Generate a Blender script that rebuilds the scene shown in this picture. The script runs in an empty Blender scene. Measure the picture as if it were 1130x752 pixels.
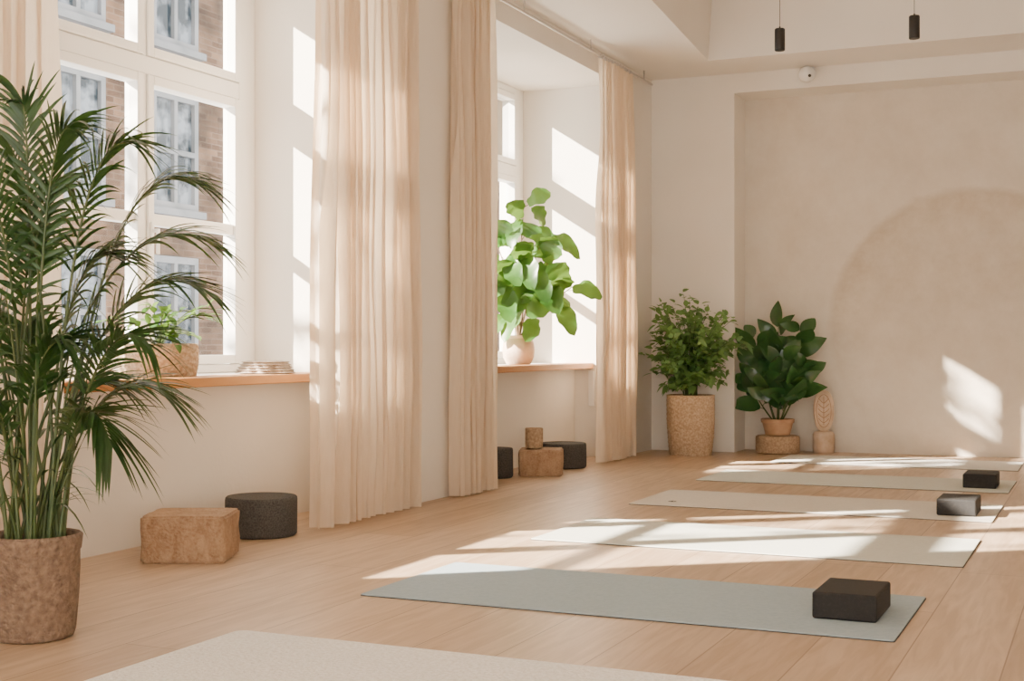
import bpy, bmesh, math, random
from mathutils import Vector, Matrix, noise
random.seed(7)
C = bpy.context.scene.collection
pi = math.pi

# ------------------------------------------------------------------ helpers
class MB:
    def __init__(s): s.v=[]; s.f=[]
    def add(s, vs, fs):
        o=len(s.v); s.v+= [tuple(p) for p in vs]; s.f += [tuple(i+o for i in f) for f in fs]
    def box(s, x0,x1,y0,y1,z0,z1):
        v=[(x0,y0,z0),(x1,y0,z0),(x1,y1,z0),(x0,y1,z0),(x0,y0,z1),(x1,y0,z1),(x1,y1,z1),(x0,y1,z1)]
        s.add(v,[(0,3,2,1),(4,5,6,7),(0,1,5,4),(1,2,6,5),(2,3,7,6),(3,0,4,7)])
    def tube(s, pts, radii, sides=6):
        pts=[Vector(p) for p in pts]; n=len(pts); vs=[]; fs=[]
        for i,p in enumerate(pts):
            t=(pts[min(i+1,n-1)]-pts[max(i-1,0)]).normalized()
            a=Vector((0,0,1)) if abs(t.z)<.9 else Vector((1,0,0))
            u=t.cross(a).normalized(); w=t.cross(u)
            r=radii[i] if hasattr(radii,'__len__') else radii
            for k in range(sides):
                an=2*pi*k/sides; vs.append(p+u*math.cos(an)*r+w*math.sin(an)*r)
        for i in range(n-1):
            for k in range(sides):
                a=i*sides+k; b=i*sides+(k+1)%sides
                fs.append((a,b,b+sides,a+sides))
        fs.append(tuple(range(sides-1,-1,-1))); fs.append(tuple(range((n-1)*sides,n*sides)))
        s.add(vs,fs)
    def lathe(s, prof, seg=48, fn=None, c=(0,0,0), close=True):
        vs=[];fs=[];n=len(prof)
        for (r,z) in prof:
            for k in range(seg):
                an=2*pi*k/seg; rr=r+(fn(an,z,r) if fn else 0)
                vs.append((c[0]+rr*math.cos(an),c[1]+rr*math.sin(an),c[2]+z))
        for i in range(n-1):
            for k in range(seg):
                a=i*seg+k;b=i*seg+(k+1)%seg
                fs.append((a,b,b+seg,a+seg))
        if close:
            fs.append(tuple(range(seg-1,-1,-1))); fs.append(tuple(range((n-1)*seg,n*seg)))
        s.add(vs,fs)
    def leaf(s,p,d,nrm,L,W,droop=.2,prof=None,segs=6,fold=.25,curl=0,wavy=0):
        p=Vector(p); d=Vector(d).normalized(); nrm=Vector(nrm)
        side=d.cross(nrm)
        if side.length<1e-3: side=d.cross(Vector((1,0,.1)))
        side.normalize(); up=side.cross(d).normalized()
        vs=[];fs=[]
        for i in range(segs+1):
            t=i/segs
            w=(prof(t) if prof else math.sin(pi*min(1,t*.97+.03))**.8)*W*.5
            c=p+d*L*t+Vector((0,0,-1))*droop*L*t*t+up*curl*L*math.sin(pi*t)
            w1=wavy*w*math.sin(t*17); w2=wavy*w*math.sin(t*17+2)
            vs+= [c-side*w+up*(w*fold+w1), c, c+side*w+up*(w*fold+w2)]
        for i in range(segs):
            a=i*3
            fs+=[(a,a+1,a+4,a+3),(a+1,a+2,a+5,a+4)]
        s.add(vs,fs)

def mk(name,mb,mat,loc=(0,0,0),parent=None,smooth=True,rot=0,clamp=None,bevel=0,solid=0):
    me=bpy.data.meshes.new(name)
    vs=mb.v
    if clamp: vs=[clamp(*v) for v in vs]
    me.from_pydata(vs,[],mb.f); me.update()
    o=bpy.data.objects.new(name,me); C.objects.link(o)
    me.materials.append(mat)
    bm=bmesh.new(); bm.from_mesh(me); bmesh.ops.recalc_face_normals(bm,faces=bm.faces); bm.to_mesh(me); bm.free()
    if smooth:
        me.polygons.foreach_set('use_smooth',[True]*len(me.polygons))
        try: me.set_sharp_from_angle(angle=math.radians(40))
        except Exception: pass
    o.location=loc; o.rotation_euler[2]=rot
    if parent: o.parent=parent
    if bevel:
        m=o.modifiers.new('b','BEVEL'); m.width=bevel; m.segments=3; m.limit_method='ANGLE'
    if solid:
        m=o.modifiers.new('s','SOLIDIFY'); m.thickness=solid
    return o
def root(name,loc,label,cat,rot=0):
    o=bpy.data.objects.new(name,None); o.empty_display_size=.1; C.objects.link(o); o.location=loc; o.rotation_euler[2]=rot
    o['label']=label; o['category']=cat
    return o
def tag(o,label,cat=None,group=None,kind=None):
    o['label']=label
    if cat: o['category']=cat
    if group: o['group']=group
    if kind: o['kind']=kind
    return o

# ------------------------------------------------------------------ materials
def newmat(name):
    m=bpy.data.materials.new(name); m.use_nodes=True
    nt=m.node_tree; b=nt.nodes['Principled BSDF']; return m,nt,b
def col(c): return (c[0],c[1],c[2],1)
def pmat(name,c1,c2=None,scale=5,rough=.7,bump=0,bscale=None,stretch=(1,1,1),detail=5,trans=0,metal=0,kind='noise',lo=.35,hi=.65,bdist=.01,sheen=0,tcol=None):
    m,nt,b=newmat(name); N=nt.nodes; L=nt.links
    b.inputs['Roughness'].default_value=rough; b.inputs['Metallic'].default_value=metal
    b.inputs['Base Color'].default_value=col(c1)
    tc=N.new('ShaderNodeTexCoord'); mp=N.new('ShaderNodeMapping'); mp.inputs['Scale'].default_value=stretch
    L.new(tc.outputs['Object'],mp.inputs[0])
    colout=None
    if c2:
        tx=N.new('ShaderNodeTexNoise'); tx.inputs['Scale'].default_value=scale; tx.inputs['Detail'].default_value=detail; o=tx.outputs[0]
        L.new(mp.outputs[0],tx.inputs['Vector'])
        r=N.new('ShaderNodeValToRGB'); r.color_ramp.elements[0].position=lo; r.color_ramp.elements[1].position=hi
        r.color_ramp.elements[0].color=col(c1); r.color_ramp.elements[1].color=col(c2)
        L.new(o,r.inputs[0]); L.new(r.outputs[0],b.inputs['Base Color']); colout=r.outputs[0]
    if bump:
        t2=N.new('ShaderNodeTexNoise'); t2.inputs['Scale'].default_value=bscale or scale*3; t2.inputs['Detail'].default_value=6
        L.new(mp.outputs[0],t2.inputs['Vector'])
        bp=N.new('ShaderNodeBump'); bp.inputs['Strength'].default_value=bump; bp.inputs['Distance'].default_value=bdist
        L.new(t2.outputs[0],bp.inputs['Height']); L.new(bp.outputs[0],b.inputs['Normal'])
    if trans:
        tr=N.new('ShaderNodeBsdfTranslucent'); mx=N.new('ShaderNodeMixShader'); mx.inputs[0].default_value=trans
        if tcol: tr.inputs[0].default_value=col(tcol)
        elif colout: L.new(colout,tr.inputs[0])
        else: tr.inputs[0].default_value=col(c1)
        out=N['Material Output']
        L.new(b.outputs[0],mx.inputs[1]); L.new(tr.outputs[0],mx.inputs[2]); L.new(mx.outputs[0],out.inputs[0])
    return m

M_wall=pmat('wall_plaster',(.785,.735,.665),(.825,.78,.715),1.2,.9,.15,40)
M_ceil=pmat('ceiling_paint',(.81,.76,.695),(.84,.795,.73),1,.9)
M_frame=pmat('window_white_paint',(.86,.85,.82),None,rough=.45)
M_sillwhite=pmat('window_board_white',(.86,.83,.79),None,rough=.5)
M_oak=pmat('sill_oak',(.38,.155,.04),(.56,.27,.09),6,.5,.1,30,stretch=(1,.12,1))
M_linen=pmat('linen_curtain',(.76,.655,.525),(.83,.73,.60),60,.9,.3,300,stretch=(1,1,.15),trans=.48,tcol=(.90,.76,.59))
M_rail=pmat('rail_metal',(.55,.52,.5),None,rough=.35,metal=.9)
M_black=pmat('black_metal',(.012,.012,.012),None,rough=.45)
M_palm=pmat('palm_leaf',(.010,.038,.010),(.032,.085,.020),7,.36,trans=.18,tcol=(.12,.24,.035))
M_palmstem=pmat('palm_stalk',(.035,.07,.015),(.09,.12,.035),10,.5)
M_fig=pmat('fiddle_leaf',(.028,.10,.014),(.07,.175,.03),6,.34,trans=.26,tcol=(.19,.35,.05))
M_bush=pmat('bush_leaf',(.055,.15,.045),(.15,.29,.09),5,.42,trans=.35,tcol=(.28,.46,.11))
M_rubber=pmat('rubber_leaf',(.018,.065,.02),(.05,.125,.035),4,.2,trans=.12,tcol=(.17,.33,.06))
M_bark=pmat('bark',(.12,.07,.04),(.22,.14,.08),15,.85,.4)
M_soil=pmat('soil',(.035,.022,.014),(.07,.045,.03),40,.95,.8,60)
M_basket=pmat('woven_seagrass',(.36,.245,.15),(.56,.42,.285),60,.85,.6,90)
M_cork=pmat('cork',(.30,.19,.115),(.48,.34,.215),55,.9,.7,80)
M_palmpot=pmat('rough_stoneware',(.15,.095,.062),(.27,.18,.12),45,.92,1,60,detail=8,lo=.33,hi=.68,bdist=.02)
M_terra=pmat('terracotta',(.38,.21,.115),(.48,.29,.17),12,.8,.2,50)
M_ceramic=pmat('blush_ceramic',(.58,.41,.29),(.68,.52,.39),14,.6,.2,40)
M_stone=pmat('pale_stone',(.28,.215,.165),(.54,.46,.38),18,.9,.9,30)
M_darkstool=pmat('dark_speckled_cork',(.03,.03,.029),(.085,.08,.075),130,.9,.6,160)
M_block=pmat('black_foam',(.009,.008,.008),(.017,.015,.014),90,.75,.3,200,lo=.5,hi=.7)
M_matb=pmat('mat_blue_grey',(.315,.385,.42),(.355,.425,.46),60,.85,.3,300)
M_mats=pmat('mat_sage',(.60,.60,.53),(.65,.65,.58),60,.85,.3,300)
M_matc=pmat('mat_cream',(.66,.61,.53),(.71,.66,.58),60,.85,.3,300)
M_matw=pmat('mat_ivory',(.72,.69,.63),(.76,.73,.67),60,.85,.3,300)
M_wool=pmat('wool_rug',(.84,.79,.72),(.95,.92,.87),70,.98,.7,80,bdist=.02,lo=.35,hi=.6)
M_under=pmat('mat_underside',(.06,.06,.06),None,rough=.9)
M_white=pmat('white_plastic',(.85,.84,.82),None,rough=.4)
M_lens=pmat('dark_lens',(.02,.02,.02),None,rough=.1)
M_carve=pmat('carved_groove',(.26,.12,.06),None,rough=.9)
M_totem=pmat('carved_wood_pale',(.50,.35,.235),(.62,.47,.345),12,.8,.3,40)

def woodblock():
    m,nt,b=newmat('chunky_wood'); N=nt.nodes;L=nt.links
    tc=N.new('ShaderNodeTexCoord'); mp=N.new('ShaderNodeMapping'); mp.inputs['Scale'].default_value=(1,1,.5); L.new(tc.outputs['Object'],mp.inputs[0])
    w=N.new('ShaderNodeTexNoise'); w.inputs['Scale'].default_value=14; w.inputs['Detail'].default_value=5; w.inputs['Distortion'].default_value=1.2
    v=N.new('ShaderNodeTexNoise'); v.inputs['Scale'].default_value=80; v.inputs['Detail'].default_value=8
    r=N.new('ShaderNodeValToRGB'); r.color_ramp.elements[0].position=.33; r.color_ramp.elements[1].position=.64; r.color_ramp.elements[0].color=(.27,.15,.08,1); r.color_ramp.elements[1].color=(.47,.31,.19,1)
    ad=N.new('ShaderNodeMath'); ad.operation='MULTIPLY_ADD'; ad.inputs[1].default_value=.55
    L.new(mp.outputs[0],w.inputs['Vector']); L.new(tc.outputs['Object'],v.inputs['Vector'])
    L.new(w.outputs[0],ad.inputs[0]); sc=N.new('ShaderNodeMath'); sc.operation='MULTIPLY'; sc.inputs[1].default_value=.45
    L.new(v.outputs[0],sc.inputs[0]); L.new(sc.outputs[0],ad.inputs[2]); L.new(ad.outputs[0],r.inputs[0]); L.new(r.outputs[0],b.inputs['Base Color'])
    bp=N.new('ShaderNodeBump'); bp.inputs['Strength'].default_value=1; bp.inputs['Distance'].default_value=.03
    L.new(ad.outputs[0],bp.inputs['Height']); L.new(bp.outputs[0],b.inputs['Normal']); b.inputs['Roughness'].default_value=.85
    return m
M_wood=woodblock()

def floormat():
    m,nt,b=newmat('oak_plank_floor'); N=nt.nodes;L=nt.links
    tc=N.new('ShaderNodeTexCoord'); mp=N.new('ShaderNodeMapping'); mp.inputs['Rotation'].default_value=(0,0,pi/2)
    L.new(tc.outputs['Object'],mp.inputs[0])
    br=N.new('ShaderNodeTexBrick'); br.offset=.37; br.inputs['Scale'].default_value=1
    br.inputs['Brick Width'].default_value=2.6; br.inputs['Row Height'].default_value=.30; br.inputs['Mortar Size'].default_value=.0025; br.inputs['Mortar Smooth'].default_value=.2
    br.inputs['Color1'].default_value=(0,0,0,1); br.inputs['Color2'].default_value=(1,1,1,1); br.inputs['Mortar'].default_value=(.5,.5,.5,1)
    L.new(mp.outputs[0],br.inputs[0])
    r=N.new('ShaderNodeValToRGB'); r.color_ramp.elements[0].color=(.49,.345,.23,1); r.color_ramp.elements[1].color=(.61,.45,.315,1)
    L.new(br.outputs['Color'],r.inputs[0])
    m2=N.new('ShaderNodeMapping'); m2.inputs['Scale'].default_value=(10,.9,1); L.new(tc.outputs['Object'],m2.inputs[0])
    n=N.new('ShaderNodeTexNoise'); n.inputs['Scale'].default_value=2.4; n.inputs['Detail'].default_value=8; n.inputs['Distortion'].default_value=1.0; L.new(m2.outputs[0],n.inputs['Vector'])
    r2=N.new('ShaderNodeValToRGB'); r2.color_ramp.elements[0].position=.34; r2.color_ramp.elements[1].position=.66
    r2.color_ramp.elements[0].color=(.77,.72,.66,1); r2.color_ramp.elements[1].color=(1,1,1,1); L.new(n.outputs[0],r2.inputs[0])
    mx=N.new('ShaderNodeMix'); mx.data_type='RGBA'; mx.blend_type='MULTIPLY'; mx.inputs[0].default_value=1
    L.new(r.outputs[0],mx.inputs[6]); L.new(r2.outputs[0],mx.inputs[7])
    m3=N.new('ShaderNodeMix'); m3.data_type='RGBA'; L.new(br.outputs['Fac'],m3.inputs[0]); L.new(mx.outputs[2],m3.inputs[6]); m3.inputs[7].default_value=(.24,.15,.09,1)
    L.new(m3.outputs[2],b.inputs['Base Color'])
    bp=N.new('ShaderNodeBump'); bp.inputs['Strength'].default_value=.06; bp.inputs['Distance'].default_value=.01; L.new(n.outputs[0],bp.inputs['Height']); L.new(bp.outputs[0],b.inputs['Normal'])
    b.inputs['Roughness'].default_value=.38
    return m
M_floor=floormat()

def limewash():
    m,nt,b=newmat('limewash_wall_with_disc'); N=nt.nodes;L=nt.links
    g=N.new('ShaderNodeTexCoord')
    n=N.new('ShaderNodeTexNoise'); n.inputs['Scale'].default_value=1.6; n.inputs['Detail'].default_value=10; n.inputs['Roughness'].default_value=.72
    L.new(g.outputs['Object'],n.inputs['Vector'])
    r=N.new('ShaderNodeValToRGB'); r.color_ramp.elements[0].position=.34; r.color_ramp.elements[1].position=.66
    r.color_ramp.elements[0].color=(.665,.585,.49,1); r.color_ramp.elements[1].color=(.755,.69,.60,1); L.new(n.outputs[0],r.inputs[0])
    n2=N.new('ShaderNodeTexNoise'); n2.inputs['Scale'].default_value=4; n2.inputs['Detail'].default_value=10; n2.inputs['Roughness'].default_value=.75; L.new(g.outputs['Object'],n2.inputs['Vector'])
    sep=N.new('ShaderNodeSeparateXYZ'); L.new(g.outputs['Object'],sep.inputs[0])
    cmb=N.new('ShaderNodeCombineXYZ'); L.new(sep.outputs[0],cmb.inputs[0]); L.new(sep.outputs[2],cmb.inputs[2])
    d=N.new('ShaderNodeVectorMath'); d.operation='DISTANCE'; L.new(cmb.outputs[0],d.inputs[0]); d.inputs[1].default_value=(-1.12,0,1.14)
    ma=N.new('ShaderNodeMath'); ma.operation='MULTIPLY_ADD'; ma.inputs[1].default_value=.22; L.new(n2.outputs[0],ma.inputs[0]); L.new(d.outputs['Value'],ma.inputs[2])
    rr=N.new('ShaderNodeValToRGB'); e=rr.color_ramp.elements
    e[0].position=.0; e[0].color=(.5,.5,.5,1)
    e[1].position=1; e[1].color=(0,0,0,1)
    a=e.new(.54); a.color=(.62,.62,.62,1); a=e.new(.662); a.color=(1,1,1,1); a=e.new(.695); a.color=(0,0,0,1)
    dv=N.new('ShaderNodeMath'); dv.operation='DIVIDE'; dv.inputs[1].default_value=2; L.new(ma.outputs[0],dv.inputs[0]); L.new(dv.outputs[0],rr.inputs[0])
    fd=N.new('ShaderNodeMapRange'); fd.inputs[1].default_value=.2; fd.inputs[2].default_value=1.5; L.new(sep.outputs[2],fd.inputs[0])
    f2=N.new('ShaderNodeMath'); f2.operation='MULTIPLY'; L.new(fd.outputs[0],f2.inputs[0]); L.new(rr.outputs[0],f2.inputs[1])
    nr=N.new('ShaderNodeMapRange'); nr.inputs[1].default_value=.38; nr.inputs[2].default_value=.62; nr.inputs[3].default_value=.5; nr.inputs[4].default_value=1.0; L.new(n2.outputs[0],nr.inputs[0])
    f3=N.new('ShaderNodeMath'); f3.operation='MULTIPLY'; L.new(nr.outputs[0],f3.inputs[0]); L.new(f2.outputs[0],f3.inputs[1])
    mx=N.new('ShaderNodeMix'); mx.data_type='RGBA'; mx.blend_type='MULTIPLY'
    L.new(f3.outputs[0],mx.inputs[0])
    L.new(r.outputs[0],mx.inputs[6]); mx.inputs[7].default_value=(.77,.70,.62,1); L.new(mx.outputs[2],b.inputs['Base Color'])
    b.inputs['Roughness'].default_value=.9
    bp=N.new('ShaderNodeBump'); bp.inputs['Strength'].default_value=.4; bp.inputs['Distance'].default_value=.012; L.new(n2.outputs[0],bp.inputs['Height']); L.new(bp.outputs[0],b.inputs['Normal'])
    return m
M_lime=limewash()

def brickmat():
    m,nt,b=newmat('pale_brick'); N=nt.nodes;L=nt.links
    tc=N.new('ShaderNodeTexCoord'); sep=N.new('ShaderNodeSeparateXYZ'); L.new(tc.outputs['Object'],sep.inputs[0])
    c=N.new('ShaderNodeCombineXYZ'); L.new(sep.outputs[1],c.inputs[0]); L.new(sep.outputs[2],c.inputs[1])
    br=N.new('ShaderNodeTexBrick'); br.inputs['Scale'].default_value=1; br.inputs['Brick Width'].default_value=.22; br.inputs['Row Height'].default_value=.07; br.inputs['Mortar Size'].default_value=.006
    br.inputs['Color1'].default_value=(.09,.05,.03,1); br.inputs['Color2'].default_value=(.19,.115,.07,1); br.inputs['Mortar'].default_value=(.17,.12,.09,1)
    L.new(c.outputs[0],br.inputs[0])
    n=N.new('ShaderNodeTexNoise'); n.inputs['Scale'].default_value=1.8; n.inputs['Detail'].default_value=8; L.new(tc.outputs['Object'],n.inputs['Vector'])
    rr=N.new('ShaderNodeValToRGB'); rr.color_ramp.elements[0].position=.38; rr.color_ramp.elements[0].color=(.4,.4,.4,1); rr.color_ramp.elements[1].position=.65; rr.color_ramp.elements[1].color=(1.0,1,1,1); L.new(n.outputs[0],rr.inputs[0])
    mx=N.new('ShaderNodeMix'); mx.data_type='RGBA'; mx.blend_type='MULTIPLY'; mx.inputs[0].default_value=1; L.new(br.outputs[0],mx.inputs[6]); L.new(rr.outputs[0],mx.inputs[7])
    L.new(mx.outputs[2],b.inputs['Base Color']); b.inputs['Roughness'].default_value=.9
    return m
M_brick=brickmat()
M_extframe=pmat('street_window_frame',(.13,.145,.16),(.19,.20,.22),3,rough=.6)
M_extglass=pmat('street_window_glass',(.015,.025,.035),(.17,.20,.24),3.5,.10,lo=.42,hi=.58)

def glassmat():
    m,nt,b=newmat('clear_pane'); N=nt.nodes;L=nt.links; N.remove(b)
    t=N.new('ShaderNodeBsdfTransparent'); g=N.new('ShaderNodeBsdfGlossy'); g.inputs['Roughness'].default_value=.02
    lw=N.new('ShaderNodeLayerWeight'); lw.inputs[0].default_value=.12
    mx=N.new('ShaderNodeMixShader'); L.new(lw.outputs['Fresnel'],mx.inputs[0]); L.new(t.outputs[0],mx.inputs[1]); L.new(g.outputs[0],mx.inputs[2])
    L.new(mx.outputs[0],N['Material Output'].inputs[0]); return m
M_glass=glassmat()

# ------------------------------------------------------------------ room shell
XP=-3.97; XN=-4.38; XO=-5.12; XG=-4.93
W1=(3.1,7.0); W2=(8.2,11.2)
RX=2.2; YB=-3.0; H=3.5
def struct(o,l): o['kind']='structure'; o['label']=l; return o
m=MB(); m.box(XO,RX+.2,YB,13.0,-.1,0); struct(mk('floor',m,M_floor,smooth=False),'light oak plank floor')
m=MB()
m.box(XO,XP,YB,W1[0],0,H); m.box(XO,XP,W1[1],W2[0],0,H); m.box(XO,XP,W2[1],12.15,0,H)
for w in (W1,W2):
    m.box(XO,XN,w[0],w[1],0,.78); m.box(XO,XP,w[0],w[1],3.3,H)
struct(mk('wall_left',m,M_wall,smooth=False),'warm white plaster wall with deep window niches')
m=MB(); m.box(XO,-3.17,12.15,13.0,0,H+.8); struct(mk('wall_back_pier',m,M_wall,smooth=False),'warm white plaster pier at the room corner')
m=MB(); m.box(-3.17,RX,12.15,12.55,3.32,H+.8); struct(mk('trim_1',m,M_wall,smooth=False),'plastered lintel over the wall recess')
m=MB(); m.box(-3.17,RX+.2,12.55,12.9,0,H+.8); struct(mk('wall_back',m,M_lime,smooth=False),'beige limewash wall with a faint disc')
m=MB(); m.box(RX,RX+.2,YB,12.55,0,H+1); struct(mk('wall_right',m,M_wall,smooth=False),'warm white plaster wall')
m=MB(); m.box(XO,-3.2,YB-.2,YB,0,H+1); m.box(1.9,RX+.2,YB-.2,YB,0,H+1); m.box(-3.2,1.9,YB-.2,YB,3.4,H+1); m.box(-3.2,1.9,YB-.2,YB,0,.1)
struct(mk('wall_front',m,M_wall,smooth=False),'unseen plaster wall with a wide opening added for fill light')  # opening behind the camera is added to let in soft sky fill
m=MB(); HC=4.3
a=(-1.95,YB); bb=(-3.235,11.5); c2=(RX,11.5); d2=(RX,YB)
vs=[(XO,YB,H),(a[0],a[1],H),(bb[0],bb[1],H),(XO,11.5,H),(XO,12.15,H),(RX,12.15,H),(c2[0],c2[1],H),
    (a[0],a[1],HC),(bb[0]+.05,bb[1],HC),(RX,11.5,HC),(RX,YB,HC)]
m.add(vs,[(0,1,2,3),(3,2,6,5,4),(1,2,8,7),(2,6,9,8),(7,8,9,10)])
o=mk('ceiling',m,M_ceil,smooth=False); struct(o,'warm white ceiling with a raised coffer')
m=MB(); m.box(XO,RX+.2,YB-.2,13,HC+.02,HC+.2); struct(mk('ceiling_slab',m,M_ceil,smooth=False),'plain roof slab over the ceiling')
m=MB(); m.box(XO,XO+.15,YB,12.15,H,HC+.02); struct(mk('trim_2',m,M_wall,smooth=False),'upper outer wall band above the ceiling')

def make_window(idx,w,nc):
    y0,y1=w; fx0,fx1=XG-.05,XG+.05; F=.165; MU=.03
    m=MB(); zb,zt,z1,z2=.83,3.3,2.5,2.6
    m.box(fx0,fx1,y0,y0+F,zb,zt); m.box(fx0,fx1,y1-F,y1,zb,zt)
    m.box(fx0,fx1,y0+F,y1-F,zb,zb+.05); m.box(fx0,fx1,y0+F,y1-F,zt-.06,zt); m.box(fx0,fx1,y0+F,y1-F,z1,z2)
    cw=(y1-y0-2*F-(nc-1)*MU)/nc; opens=[]
    for i in range(nc):
        a=y0+F+i*(cw+MU); opens.append((a,a+cw))
        if i<nc-1:
            m.box(fx0,fx1,a+cw,a+cw+MU,zb+.05,z1); m.box(fx0,fx1,a+cw,a+cw+MU,z2,zt-.06)
    wn=mk('window_%d'%idx,m,M_frame,smooth=False,bevel=.006); struct(wn,'white painted timber casement window')
    for (a,b) in opens:
        for k,(p,q) in enumerate(((zb+.05,z1),(z2,zt-.06))):
            s=MB(); S=.055; x0,x1=XG-.03,XG+.062
            s.box(x0,x1,a+.003,a+S,p+.003,q-.003); s.box(x0,x1,b-S,b-.003,p+.003,q-.003); s.box(x0,x1,a+S,b-S,p+.003,p+S); s.box(x0,x1,a+S,b-S,q-S,q-.003)
            if k==0: s.box(XG-.02,XG+.045,a+S,b-S,1.665,1.73)
            so=mk('sash',s,M_frame,smooth=False,parent=wn,bevel=.005)
            gm=MB(); gm.add([(XG,a+S,p+S),(XG,b-S,p+S),(XG,b-S,q-S),(XG,a+S,q-S)],[(0,1,2,3)])
            go=mk('glass',gm,M_glass,smooth=False,parent=so)
            if k==0:
                h=MB(); yy=a+.03; h.box(XG+.062,XG+.072,yy-.012,yy+.012,1.55,1.68); h.box(XG+.072,XG+.11,yy-.008,yy+.008,1.62,1.64); h.box(XG+.10,XG+.115,yy-.009,yy+.009,1.50,1.64)
                mk('handle',h,M_white,parent=so,bevel=.003)
    t=MB(); t.box(XO,-4.46,y0,y1,.78,.828); struct(mk('trim_%d'%(idx*2+1),t,M_sillwhite,smooth=False),'white painted window board')
    t=MB(); t.box(-4.46,-4.2,y0,y1,.782,.832); struct(mk('trim_%d'%(idx*2+2),t,M_oak,smooth=False,bevel=.006),'warm oak window sill edge')
make_window(1,W1,4); make_window(2,W2,3)

b=root('brick_building',(-10,18.5,-3),'pale brown brick building across the street with sash windows','building')
m=MB(); m.box(-.4,0,-9.0,11,0,11.5); mk('facade',m,M_brick,parent=b,smooth=False)
wm=MB(); 
for (a0,a1,c0,c1) in ((-.42,.42,0,.08),(-.42,.42,1.27,1.35),(-.42,-.35,.08,1.27),(.35,.42,.08,1.27),(-.03,.03,.08,1.27),(-.35,.35,.64,.7)):
    wm.box(0,.06,a0,a1,c0,c1)
wm.box(0,.12,-.5,.5,-.08,0)
first=None; gl=None
for r in range(5):
    for k in range(12):
        y=12.68-18.5+ (k-2)*1.62
        z=2.57+3+(r-2)*1.9-.0
        if z<0.2: continue
        if first is None:
            first=mk('window_frame',wm,M_extframe,loc=(0,y,z),parent=b,smooth=False)
            g=MB(); g.add([(.01,-.35,.08),(.01,.35,.08),(.01,.35,1.27),(.01,-.35,1.27)],[(0,1,2,3)])
            gl=mk('glass',g,M_extglass,parent=first,smooth=False)
        else:
            o=first.copy(); o.location=(0,y,z); o.parent=b; C.objects.link(o)
            g2=gl.copy(); g2.parent=o; C.objects.link(g2)

# unseen tree added outside, its crown placed to dapple the sunlight
tr=root('unseen_dapple_tree',(-9.0,3.6,-3.0),'slender unseen tree added outside the windows to dapple the sunlight','tree')
sm=MB();fm=MB();rnd=random.Random(44)
sm.tube([(0,0,0),(.05,.05,3),(0,0,6.0)],[.14,.11,.07],10)
ends=[]
for i in range(30):
    side=rnd.choice((-1,1)); ends.append(Vector((rnd.uniform(-.8,.8),side*rnd.uniform(.6,3.6),rnd.uniform(6.2,9.4))))
for i in range(6): ends.append(Vector((rnd.uniform(-.6,.6),rnd.uniform(2.1,3.5),rnd.uniform(7.9,9.3))))
for e in ends:
    P=[Vector((0,0,5.2+rnd.random()))*(1-t)**2+Vector((e.x*.4,e.y*.4,e.z*.93))*2*t*(1-t)+e*t*t for t in [k/12 for k in range(13)]]
    sm.tube(P,[.03*(1-.85*k/12) for k in range(13)],5)
    for k in range(5,13):
        for j in range(2):
            p=P[k]+Vector([rnd.uniform(-.24,.24) for _ in range(3)])
            fm.leaf(p,[rnd.uniform(-1,1) for _ in range(3)],[rnd.uniform(-1,1) for _ in range(3)],rnd.uniform(.18,.30),rnd.uniform(.07,.11),segs=4)
mk('trunk',sm,M_bark,parent=tr); mk('foliage',fm,M_bush,parent=tr)

# ------------------------------------------------------------------ curtains
def curtain(y0,y1,seed,npl,label,xc=-3.878,amp=.07,z0=.012,z1=3.385):
    rnd=random.Random(seed); m=MB(); nu=npl*18; nv=46
    ph=[rnd.uniform(-1.5,1.5) for _ in range(npl+2)]; am=[rnd.uniform(.3,1.3) for _ in range(npl+2)]
    vs=[]
    for j in range(nv+1):
        t=j/nv; z=z1+(z0-z1)*t
        gather=.95+.05*t
        for i in range(nu+1):
            s=i/nu; f=s*npl; k=int(f); fr=f-k
            A=amp*(am[k]*(1-fr)+am[k+1]*fr)*(.5+.5*min(1,t*3))
            p=2*pi*f+(ph[k]*(1-fr)+ph[k+1]*fr)*(1+.8*t)+2.4*noise.noise(Vector((s*5,t*2.2,seed)))
            x=xc+A*(math.sin(p)+.35*math.sin(2*p+1.2*noise.noise(Vector((s*3,t*2,seed+20)))))+.02*noise.noise(Vector((s*14,t*4,seed+3)))
            x=XP+.09+.075*math.tanh((x-XP-.09)/.075)
            yc=(y0+y1)/2; y=yc+(s-.5)*(y1-y0)*gather+.016*math.sin(2*p)+.03*t*noise.noise(Vector((s*4,t*3,seed+9)))
            vs.append((x,y,z))
    fs=[]
    for j in range(nv):
        for i in range(nu):
            a=j*(nu+1)+i; fs.append((a,a+1,a+nu+2,a+nu+1))
    m.add(vs,fs)
    o=mk('linen_curtain',m,M_linen); 
    o.data.polygons.foreach_set('use_smooth',[True]*len(o.data.polygons))
    tag(o,label,'curtain','beige linen curtains on the ceiling rail')
curtain(3.5,4.17,1,6,'beige linen curtain hanging behind the palm')
curtain(6.13,7.27,2,12,'wide beige linen curtain lit by sun beside the window')
curtain(7.80,8.33,3,7,'narrow beige linen curtain beside the plaster pier')
curtain(10.50,11.31,4,10,'beige linen curtain gathered near the room corner')
rl=root('curtain_rail',(-3.885,3.2,3.41),'slim metal curtain rail running along the ceiling','curtain rail')
m=MB(); m.tube([(0,0,0),(0,8.7,0)],.011,10); mk('pole',m,M_rail,parent=rl)
for k in range(7):
    m=MB(); m.tube([(0,.25+k*1.37,.0),(0,.25+k*1.37,.089)],.006,8); mk('bracket',m,M_rail,parent=rl)
g0=None
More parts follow.
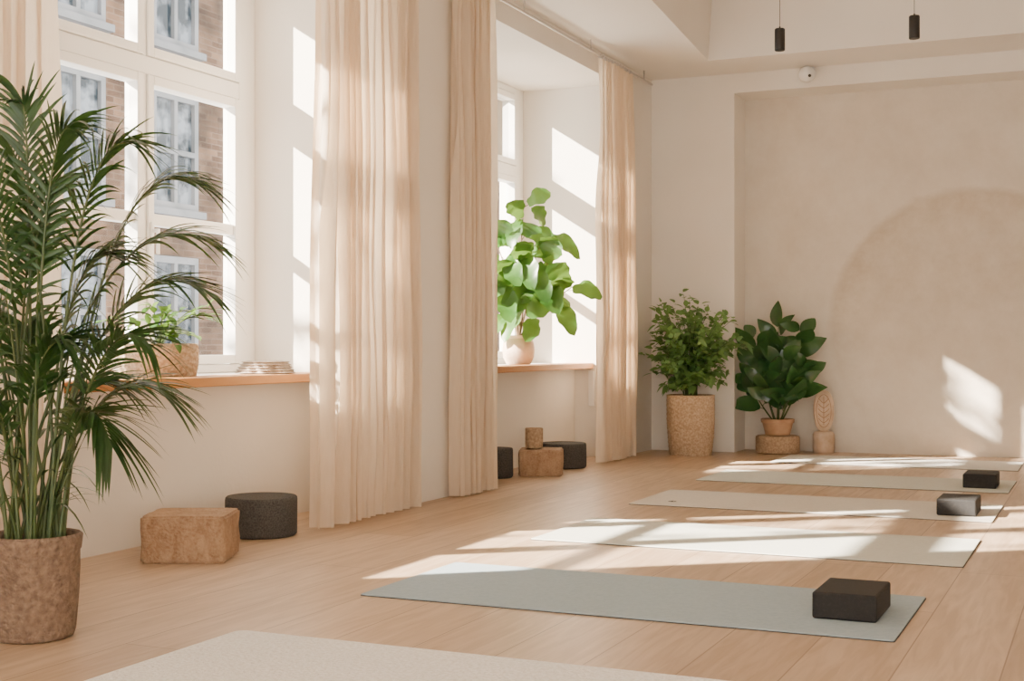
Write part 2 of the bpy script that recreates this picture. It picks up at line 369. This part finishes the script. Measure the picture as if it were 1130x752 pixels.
for (a,b_,n) in ((3.5,4.17,8),(6.17,7.24,13),(7.82,8.31,8),(10.52,11.28,12)):
    for i in range(n):
        y=a+(b_-a)*i/(n-1)-3.2
        if g0 is None:
            m=MB(); m.tube([(.0,-.003,0),(.0,.003,0)],.018,10); g0=mk('glider',m,M_rail,parent=rl,loc=(0,y,0))
        else:
            o=g0.copy(); o.location=(0,y,0); o.parent=rl; C.objects.link(o)

# ------------------------------------------------------------------ mats
def rslab(w,d,z0,z1,r,seg=6):
    pts=[]
    for (sx,sy,a0) in ((1,1,0),(-1,1,pi/2),(-1,-1,pi),(1,-1,3*pi/2)):
        for k in range(seg+1):
            an=a0+pi/2*k/seg; pts.append((sx*(w/2-r)+r*math.cos(an),sy*(d/2-r)+r*math.sin(an)))
    n=len(pts); m=MB()
    m.add([(x,y,z0) for x,y in pts]+[(x,y,z1) for x,y in pts],[tuple(range(n-1,-1,-1)),tuple(range(n,2*n))]+[(i,(i+1)%n,n+(i+1)%n,n+i) for i in range(n)])
    return m
mats=[(-2.74,-.78,2.98,3.84,M_wool,'cream woolly rug-like yoga mat',.016,.04),
 (-2.72,-.66,4.62,5.47,M_matb,'blue-grey yoga mat with a black block on it',.008,.01),
 (-2.70,-.60,6.29,7.19,M_mats,'pale sage yoga mat lit by the sun',.008,.01),
 (-2.74,-.60,7.93,8.80,M_matc,'cream yoga mat with a small round emblem',.008,.01),
 (-2.77,-.62,9.52,10.38,M_mats,'pale sage yoga mat with a black block on it',.008,.01),
 (-2.62,-.66,11.22,12.05,M_matw,'ivory yoga mat beside the limewash wall',.008,.01)]
for (x0,x1,y0,y1,mt,lb,th,r) in mats:
    e=root('yoga_mat',((x0+x1)/2,(y0+y1)/2,0),lb,'yoga mat'); e['group']='row of yoga mats on the floor'
    w,d=x1-x0,y1-y0
    mk('mat_underside',rslab(w+.004,d+.004,.0005,.003,r),M_under if mt is not M_wool else M_wool,parent=e)
    mk('mat_top',rslab(w,d,.003,th,r),mt,parent=e,bevel=.002)
    if 'emblem' in lb:
        m=MB()
        m.lathe([(.018,th),(.026,th),(.026,th+.0012),(.018,th+.0012),(.018,th)],24,c=(-w/2+.22,-d/2+.2,0),close=False)
        m.tube([(-w/2+.22,-d/2+.186,th+.001),(-w/2+.22,-d/2+.214,th+.001)],.003,6)
        mk('emblem',m,M_black,parent=e)
def yblock(x0,x1,y0,y1,lb):
    w,d=x1-x0,y1-y0
    m=MB(); m.box(-w/2,w/2,-d/2,d/2,.0085,.105)
    o=mk('yoga_block',m,M_block,loc=((x0+x1)/2,(y0+y1)/2,0),bevel=.009); tag(o,lb,'yoga block','black foam yoga blocks')
yblock(-.985,-.755,4.87,5.2,'black foam yoga block on the blue-grey mat')
yblock(-.92,-.70,8.1,8.42,'black foam yoga block on the cream mat')
yblock(-.93,-.71,9.72,10.04,'black foam yoga block on the pale sage mat')

# ------------------------------------------------------------------ stools
def woodstool(loc,w,d,h,rot,lb,seed):
    bm=bmesh.new(); bmesh.ops.create_cube(bm,size=1)
    for v in bm.verts: v.co=Vector((v.co.x*w,v.co.y*d,(v.co.z+.5)*h))
    bmesh.ops.bevel(bm,geom=[e for e in bm.edges if abs(e.verts[0].co.z-e.verts[1].co.z)>.1*h],offset=.04,segments=5,affect='EDGES',profile=.6)
    bmesh.ops.bevel(bm,geom=[e for e in bm.edges if abs(e.verts[0].co.z-e.verts[1].co.z)<.01*h and len(e.link_faces)==2 and e.calc_face_angle(0)>1],offset=.010,segments=3,affect='EDGES')
    bmesh.ops.subdivide_edges(bm,edges=[e for e in bm.edges if e.calc_length()>.07],cuts=6,use_grid_fill=True)
    for v in bm.verts:
        n=noise.noise_vector(v.co*14+Vector((seed,0,0)))
        v.co.x+=n.x*.008; v.co.y+=n.y*.008
        if v.co.z>h*.5: v.co.z+=n.z*.003
    me=bpy.data.meshes.new('wooden_stool'); bm.to_mesh(me); bm.free(); me.materials.append(M_wood)
    me.polygons.foreach_set('use_smooth',[True]*len(me.polygons)); me.set_sharp_from_angle(angle=math.radians(50))
    o=bpy.data.objects.new('wooden_block_stool',me); o.location=loc; o.rotation_euler[2]=rot; C.objects.link(o); tag(o,lb,'stool')
woodstool((-3.92,5.11,0),.39,.34,.215,math.radians(24),'low chunky reddish wood block stool with rounded corners',2)
woodstool((-3.975,9.46,0),.33,.30,.20,math.radians(20),'low carved wood block stool below the window sill',8)
def darkstool(loc,r,h,lb):
    m=MB(); m.lathe([(r*.93,0),(r*.99,.010),(r,.03),(r,h-.02),(r*.99,h-.006),(r*.96,h),(r*.5,h+.001),(.01,h+.001)],48,fn=lambda a,z,rr:.003*noise.noise(Vector((math.cos(a)*4,math.sin(a)*4,z*12))))
    o=mk('round_stool',m,M_darkstool,loc=loc); tag(o,lb,'stool','dark round speckled stools')
darkstool((-4.06,5.88,0),.187,.205,'dark grey round speckled stool beside the wood stool')
darkstool((-4.05,10.1,0),.19,.20,'dark grey round speckled stool below the window sill')
darkstool((-4.225,9.14,0),.145,.22,'dark grey round speckled stool half behind the curtain')
m=MB(); m.lathe([(.055,0),(.066,.006),(.068,.03),(.068,.15),(.066,.156),(.056,.156),(.054,.13),(.01,.128)],32)
o=mk('wooden_cup',m,M_cork,loc=(-4.02,9.43,.203)); tag(o,'small tan cork cup standing on the wood stool','cup')

# ------------------------------------------------------------------ plants
def lathe_obj(name,prof,mat,parent,seg=64,fn=None,z=0):
    m=MB(); m.lathe(prof,seg,fn=fn,c=(0,0,z)); return mk(name,m,mat,parent=parent)
def bez(a,b,c,n):
    a,b,c=Vector(a),Vector(b),Vector(c); return [a*(1-t)**2+b*2*t*(1-t)+c*t*t for t in [i/n for i in range(n+1)]]

R=Vector((.9133,.4073,0)); Fw=Vector((-.4073,.9133,0))
pr=root('potted_palm',(-3.36,3.52,0),'tall lush green palm in a rough brown pot by the window','potted plant')
rough=lambda a,z,r:.005*noise.noise(Vector((math.cos(a)*5,math.sin(a)*5,z*16)))
lathe_obj('pot',[(.12,0),(.132,.006),(.138,.02),(.142,.07),(.148,.15),(.153,.24),(.155,.296),(.159,.303),(.160,.345),(.151,.354),(.140,.350),(.137,.31),(.12,.30)],M_palmpot,pr,fn=rough)
lathe_obj('soil',[(.14,.300),(.138,.312),(.07,.32),(.01,.322)],M_soil,pr,fn=None)
fm=MB(); sm=MB(); rnd=random.Random(11)
pl=lambda t:(min(1,t*7+.25))*(1-t**2.2)**.8
def frond(dr,df,h,bow,LL=.25,start=.40,nl=25,top=.30):
    base=Vector((rnd.uniform(-.07,.07),rnd.uniform(-.07,.07),.31))
    tip=R*dr+Fw*df+Vector((0,0,h))
    ctrl=Vector((base.x*.5+tip.x*bow*.8,base.y*.5+tip.y*bow*.8,max(h,.85)+top*math.hypot(dr,df)+.02))
    P=bez(base,ctrl,tip,22)
    sm.tube(P,[.0055*(1-.8*i/22)+.001 for i in range(23)],6)
    for i in range(nl):
        q=i/(nl-1); t=start+(1-start)*q
        k=min(21,int(t*22)); fr=t*22-k; p=P[k].lerp(P[k+1],fr); T=(P[k+1]-P[k]).normalized()
        S=T.cross(Vector((0,0,1)));
        if S.length<.15: S=T.cross(Fw)
        S.normalize()
        L=LL*(.55+.55*math.sin(pi*min(1,q*.85+.12)))*rnd.uniform(.85,1.12)
        for sd in (-1,1):
            d=S*sd*(.85-.45*q)+T*(.62+.5*q)+Vector((0,0,.12*rnd.uniform(-1,1)+.12))
            up=S.cross(T); 
            if up.z<0: up=-up
            fm.leaf(p,d,up+S*sd*.25,L,.0165*rnd.uniform(.8,1.15),droop=rnd.uniform(.2,.65),segs=7,fold=.3,prof=pl)
for a in [(.60,-.10,1.18,.5),(.53,.12,1.56,.45),(.38,-.12,1.66,.35),(.42,.1,.82,.7),(.56,.2,1.36,.5),(.16,-.1,1.72,.3),(-.04,0,1.82,.1),
          (.44,-.2,1.00,.6),(-.18,.1,1.72,.2),(.04,.22,1.58,.2),(-.28,-.1,1.42,.4),(-.3,.1,1.2,.5),
          (-.2,-.35,1.1,.5),(-.10,.32,1.40,.3),(.26,.05,1.30,.4),(-.14,-.2,1.55,.3),(-.08,.15,1.05,.5),(.16,-.15,1.00,.5),(.24,.15,.85,.6),(.32,-.2,.68,.7),(-.15,-.15,.78,.7)]:
    frond(*a)
for i in range(24):
    an=rnd.uniform(0,2*pi); r0=rnd.uniform(.02,.10); h=rnd.uniform(.75,1.25)
    sm.tube(bez((math.cos(an)*r0,math.sin(an)*r0,.3),(math.cos(an)*r0*1.3,math.sin(an)*r0*1.3,h*.6),(math.cos(an)*.22,math.sin(an)*.22,h),8),[.007-.0006*k for k in range(9)],6)
for i in range(120):
    an=rnd.uniform(0,2*pi); z=rnd.uniform(.40,1.15); r0=.05+.14*(z-.4)
    fm.leaf((math.cos(an)*r0,math.sin(an)*r0,z),(math.cos(an),math.sin(an),rnd.uniform(.4,1.6)),(0,0,1),rnd.uniform(.15,.28),.016,droop=rnd.uniform(.4,1.1),segs=6,prof=pl)
cl=lambda x,y,z:(max(x,-.39),y,max(z,.02))
mk('stalk',sm,M_palmstem,parent=pr,clamp=cl); mk('foliage',fm,M_palm,parent=pr,clamp=cl)

ell=lambda t:max(0.02,math.sin(pi*min(1,t*.98+.02))**.75)
pointy=lambda t:max(0.01,(math.sin(pi*min(1,(t**.85)*.97+.03))**.8)*(1-.35*t))
def weave(k=150,a=.004,mm=28):
    return lambda an,z,r:a*math.sin(k*z+pi*(int(an/(2*pi)*mm)%2))+.002*noise.noise(Vector((an*3,z*9,1)))
def basketprof(r0,r1,h,n=40,t=.015):
    p=[(r0*.9,0)]
    for i in range(n+1):
        q=i/n; p.append((r0+(r1-r0)*q+.01*math.sin(pi*q),h*q))
    return p+[(r1-t,h+.004),(r1-t*1.6,h-.03),(r1-t*2,h-.05)]

bp_=root('potted_ficus_bush',(-3.46,11.72,0),'bushy small-leaved green plant in a tall woven seagrass basket','potted plant')
lathe_obj('basket',basketprof(.19,.215,.54,90),M_basket,bp_,seg=112,fn=weave(a=.0025))
lathe_obj('soil',[(.17,.49),(.17,.505),(.01,.515)],M_soil,bp_)
sm=MB();fm=MB();rnd=random.Random(5)
for i in range(130):
    u=rnd.uniform(-1,1); an=rnd.uniform(0,2*pi); rr=math.sqrt(1-u*u); q=rnd.uniform(.55,1.1)
    e=Vector((rr*math.cos(an)*.50*q,rr*math.sin(an)*.42*q,1.00+u*.45*q))
    if e.z<.60: e.z=.60+rnd.random()*.12
    if e.z>1.25 and rnd.random()<.4: e.z+=.06
    s=Vector((rnd.uniform(-.05,.05),rnd.uniform(-.05,.05),.5)); c=Vector((e.x*.3,e.y*.3,(e.z+.55)/2+.15))
    P=bez(s,c,e,12); sm.tube(P,[.004*(1-.8*k/12)+.0008 for k in range(13)],5)
    for k in range(6,13):
        for j in range(2):
            p=P[k]; T=(P[min(12,k+1)]-P[k-1]).normalized()
            d=T*.5+Vector((rnd.uniform(-1,1),rnd.uniform(-1,1),rnd.uniform(-.6,.6)))
            fm.leaf(p+Vector([rnd.uniform(-.03,.03) for _ in range(3)]),d,Vector((rnd.uniform(-.2,.6),rnd.uniform(-1,.1),.8)),rnd.uniform(.065,.105),rnd.uniform(.04,.06),droop=.25,prof=pointy,segs=4)
cl=lambda x,y,z:(max(x,-.49),min(max(y,-.37),.40),z)
mk('branch',sm,M_palmstem,parent=bp_,clamp=cl); mk('foliage',fm,M_bush,parent=bp_,clamp=cl)

st=MB(); st.lathe([(.18,0),(.195,.008),(.2,.03),(.2,.135),(.195,.155),(.18,.162),(.01,.162)],56,fn=rough)
o=mk('cork_plant_stand',st,M_cork,loc=(-2.79,12.25,0)); tag(o,'low round cork plinth under the rubber plant','plant stand')
rp=root('potted_rubber_plant',(-2.79,12.25,.163),'broad-leaved dark green rubber plant in a terracotta pot','potted plant')
lathe_obj('pot',[(.10,0),(.112,.006),(.128,.07),(.14,.115),(.150,.117),(.153,.15),(.145,.152),(.135,.13),(.12,.12)],M_terra,rp)
lathe_obj('soil',[(.13,.12),(.13,.13),(.01,.137)],M_soil,rp)
sm=MB();fm=MB();rnd=random.Random(9)
for (dx,dy,h) in ((.0,.02,.96),(-.20,-.08,.86),(.24,-.05,.94),(.08,-.18,.68),(-.08,-.2,.52),(.28,-.1,.62),(-.26,-.05,.50),(.16,-.16,.42)):
    P=bez((dx*.12,dy*.12,.12),(dx*.6,dy*.6,h*.55),(dx,dy,h),14); sm.tube(P,[.009*(1-.6*k/14) for k in range(15)],6)
    a=rnd.uniform(0,6)
    for k in range(5,15):
        a+=2.4; upw=.45+.6*(k/14)+rnd.uniform(-.5,.5)
        d=Vector((math.cos(a),math.sin(a)*.5-.15,upw)).normalized(); L=rnd.uniform(.27,.36)*(1 if k<13 else .8)
        p=P[k]; q=p+d*.04; sm.tube([p,q],.003,5)
        fm.leaf(q,d,Vector((rnd.uniform(-.7,.9),-1,rnd.uniform(-.1,1.0))),L,L*.58,droop=rnd.uniform(.05,.45),prof=pointy,segs=8,fold=.25,curl=.06)
cl=lambda x,y,z:(max(x,-.36),min(y,.27),z)
mk('stem',sm,M_palmstem,parent=rp,clamp=cl); mk('foliage',fm,M_rubber,parent=rp,clamp=cl)

fp=root('potted_fiddle_leaf_fig',(-4.48,10.18,.83),'bright green fiddle leaf fig in a blush ceramic pot','potted plant')
lathe_obj('pot',[(.085,0),(.10,.006),(.128,.06),(.136,.12),(.128,.18),(.110,.215),(.118,.24),(.112,.243),(.10,.22),(.09,.2)],M_ceramic,fp)
lathe_obj('soil',[(.1,.2),(.1,.205),(.01,.21)],M_soil,fp)
def fid(t):
    lobe=.6+.4*(.5-.5*math.cos(pi*min(1,max(0,(t-.2)/.4))))
    return max(.03,lobe*(math.sin(pi*min(1,t*.9+.1))**.5)*(1+.06*math.sin(t*22)))
sm=MB();fm=MB();rnd=random.Random(23)
def sp(r,f,h): 
    v=R*r+Fw*f; return (v.x,v.y,h)
for (e,n) in ((sp(.04,.0,1.30),11),(sp(.22,-.02,1.10),8),(sp(.44,-.08,.64),9),(sp(-.18,-.02,1.0),7),(sp(.22,.0,.80),5),(sp(-.17,0,.68),4)):
    P=bez((0,0,.2),(e[0]*.25,e[1]*.25,e[2]*.65),e,14); sm.tube(P,[.010*(1-.6*k/14) for k in range(15)],7)
    a=rnd.uniform(0,6)
    for i in range(n):
        k=int(7+7*i/(n-1)); a+=2.4; p=P[k]
        d=(R*math.cos(a)*.9-Fw*abs(math.sin(a))*.5+Vector((0,0,math.sin(a)*.7+.15))).normalized(); q=p+d*.05; sm.tube([p,q],.003,5)
        L=rnd.uniform(.21,.30)
        fm.leaf(q,d,Vector((.45+rnd.uniform(-.8,.8),-.8,.5+rnd.uniform(-.6,.6))),L,L*.74,droop=rnd.uniform(.1,.5),prof=fid,segs=14,fold=.28,curl=.08,wavy=.10)
cl=lambda x,y,z:(max(x,-.33),y,z)
mk('stem',sm,M_bark,parent=fp,clamp=cl); mk('foliage',fm,M_fig,parent=fp,clamp=cl)

sp1=root('potted_sill_plant',(-4.52,5.62,.83),'small leafy green plant in a squat woven basket','potted plant')
lathe_obj('basket',basketprof(.19,.20,.17,40),M_basket,sp1,seg=112,fn=weave(190,.003,22))
lathe_obj('soil',[(.165,.13),(.165,.14),(.01,.145)],M_soil,sp1)
sm=MB();fm=MB();rnd=random.Random(31)
for i in range(20):
    an=rnd.uniform(0,2*pi); r=rnd.uniform(.08,.34); e=Vector((math.cos(an)*r*.8,math.sin(an)*r,rnd.uniform(.18,.38)))
    P=bez((0,0,.14),(e.x*.4,e.y*.4,e.z+.05),e,8); sm.tube(P,.003,5)
    for k in range(4,9):
        d=(P[k]-P[k-1]).normalized()+Vector((rnd.uniform(-.8,.8),rnd.uniform(-.8,.8),rnd.uniform(-.1,.5)))
        fm.leaf(P[k],d,(0,0,1),rnd.uniform(.06,.10),.04,droop=.3,prof=ell,segs=5)
cl=lambda x,y,z:(max(x,-.30),y,z)
mk('stem',sm,M_palmstem,parent=sp1,clamp=cl); mk('foliage',fm,M_fig,parent=sp1,clamp=cl)
# flat layered stone piece
prof=[(.13,0)]
for i in range(13):
    z=.006+i*.0052; prof.append((.165-.0035*i+(.010 if i%3==0 else -.004),z))
prof+=[(.09,.074),(.05,.066),(.01,.062)]
m=MB(); m.lathe(prof,96,fn=lambda a,z,r:(.022*noise.noise(Vector((math.cos(a)*2.5,math.sin(a)*2.5,z*6)))+.006*math.sin(a*17+z*90))*(r/.16))
o=mk('stone_bowl',m,M_stone,loc=(-4.40,6.40,.832)); tag(o,'flat rough layered pale stone bowl on the window sill','bowl')

tt=root('carved_wood_sculpture',(-2.40,12.40,0),'carved pale wood oval sculpture on a small round base','sculpture')
lathe_obj('base',[(.085,0),(.095,.01),(.100,.05),(.100,.12),(.098,.17),(.085,.195),(.05,.203),(.01,.203)],M_totem,tt,fn=rough)
m=MB(); n=40; prof=[]
for i in range(n):
    an=2*pi*i/n; prof.append((.092*math.copysign(abs(math.cos(an))**.8,math.cos(an))*(1+.05*math.sin(an)),.19*math.sin(an)))
ring=lambda s,y:[(x*s,y,z*s+.388) for x,z in prof]
vs=ring(.9,-.045)+ring(1,-.035)+ring(1,.035)+ring(.9,.045)
fs=[tuple(range(n-1,-1,-1)),tuple(range(3*n,4*n))]
for k in range(3):
    for i in range(n): fs.append((k*n+i,k*n+(i+1)%n,(k+1)*n+(i+1)%n,(k+1)*n+i))
m.add(vs,fs); mk('oval_slab',m,M_totem,parent=tt,rot=math.radians(12))
m=MB(); m.tube([(0,-.046,.26),(0,-.047,.52)],.0025,6)
for k in range(5):
    z=.28+k*.045
    for sd in (-1,1):
        w=.05*math.sqrt(max(.05,1-((z+.03-.388)/.18)**2)); m.tube(bez((0,-.046,z),(sd*w*.5,-.046,z+.01),(sd*w,-.046,z+.04),5),.0024,5)
m.tube([(.066*math.cos(2*pi*i/30),-.045,.388+.150*math.sin(2*pi*i/30)) for i in range(31)],.0022,5)
mk('carving',m,M_carve,parent=tt,rot=math.radians(12))

for (x,y,lb) in ((-2.25,9.95,'slim black cylinder pendant spotlight on a thin cord'),(-1.281,9.95,'slim black cylinder pendant spotlight on a thin cord')):
    e=root('pendant_light',(x,y,3.19),lb,'pendant lamp'); e['group']='black pendant spotlights'
    m=MB(); m.lathe([(.032,.004),(.036,0),(.038,.004),(.038,.158),(.034,.164),(.006,.166),(.006,.18)],32); mk('lamp_shade',m,M_black,parent=e)
    m=MB(); m.tube([(0,0,.17),(0,0,4.29-3.19)],.0025,6); mk('cord',m,M_black,parent=e)
    m=MB(); m.lathe([(.05,1.075),(.05,1.108)],24); mk('ceiling_rose',m,M_black,parent=e)
e=root('security_camera',(-2.48,12.148,3.43),'small white dome camera on the lintel','security camera')
m=MB(); m.tube([(0,0,0.02),(0,-.02,0.02)],.065,24); m.tube([(0,-.02,.02),(0,-.05,.01)],.02,12); mk('mount',m,M_white,parent=e)
m=MB(); 
sph=[(.072*math.sin(pi*i/12)+.0005,-.072*math.cos(pi*i/12)) for i in range(13)]
m.lathe(sph,24,c=(0,-.10,-.01)); mk('housing',m,M_white,parent=e)
m=MB(); m.tube([(.035,-.158,-.035),(.038,-.164,-.038)],.014,20); mk('lens',m,M_lens,parent=e)
m=MB(); m.box(-.025,.025,-.012,0,0,.31)
o=mk('wall_access_panel',m,M_white,loc=(-4.22,11.199,.45),bevel=.003); tag(o,'narrow white cover panel on the niche side wall','wall panel')

# ------------------------------------------------------------------ light
sd=bpy.data.lights.new('sun','SUN'); sd.energy=62; sd.angle=math.radians(.8); sd.color=(1,.88,.73)
so=bpy.data.objects.new('sun',sd); C.objects.link(so); so.rotation_euler=Vector((1,.80,-.64)).to_track_quat('-Z','Y').to_euler(); so.location=(-9,2,9)
w=bpy.data.worlds.new('World'); bpy.context.scene.world=w; w.use_nodes=True
bg=w.node_tree.nodes['Background']; bg.inputs[0].default_value=(1,.975,.93,1); bg.inputs[1].default_value=5.0

# ------------------------------------------------------------------ camera
cd=bpy.data.cameras.new('camera'); co=bpy.data.objects.new('camera',cd); C.objects.link(co)
cd.sensor_width=36; cd.lens=36*1480/1130; cd.shift_y=4/1130; cd.clip_end=200
co.location=(0,0,1); co.rotation_euler=(pi/2,0,math.atan(660/1480))
bpy.context.scene.camera=co
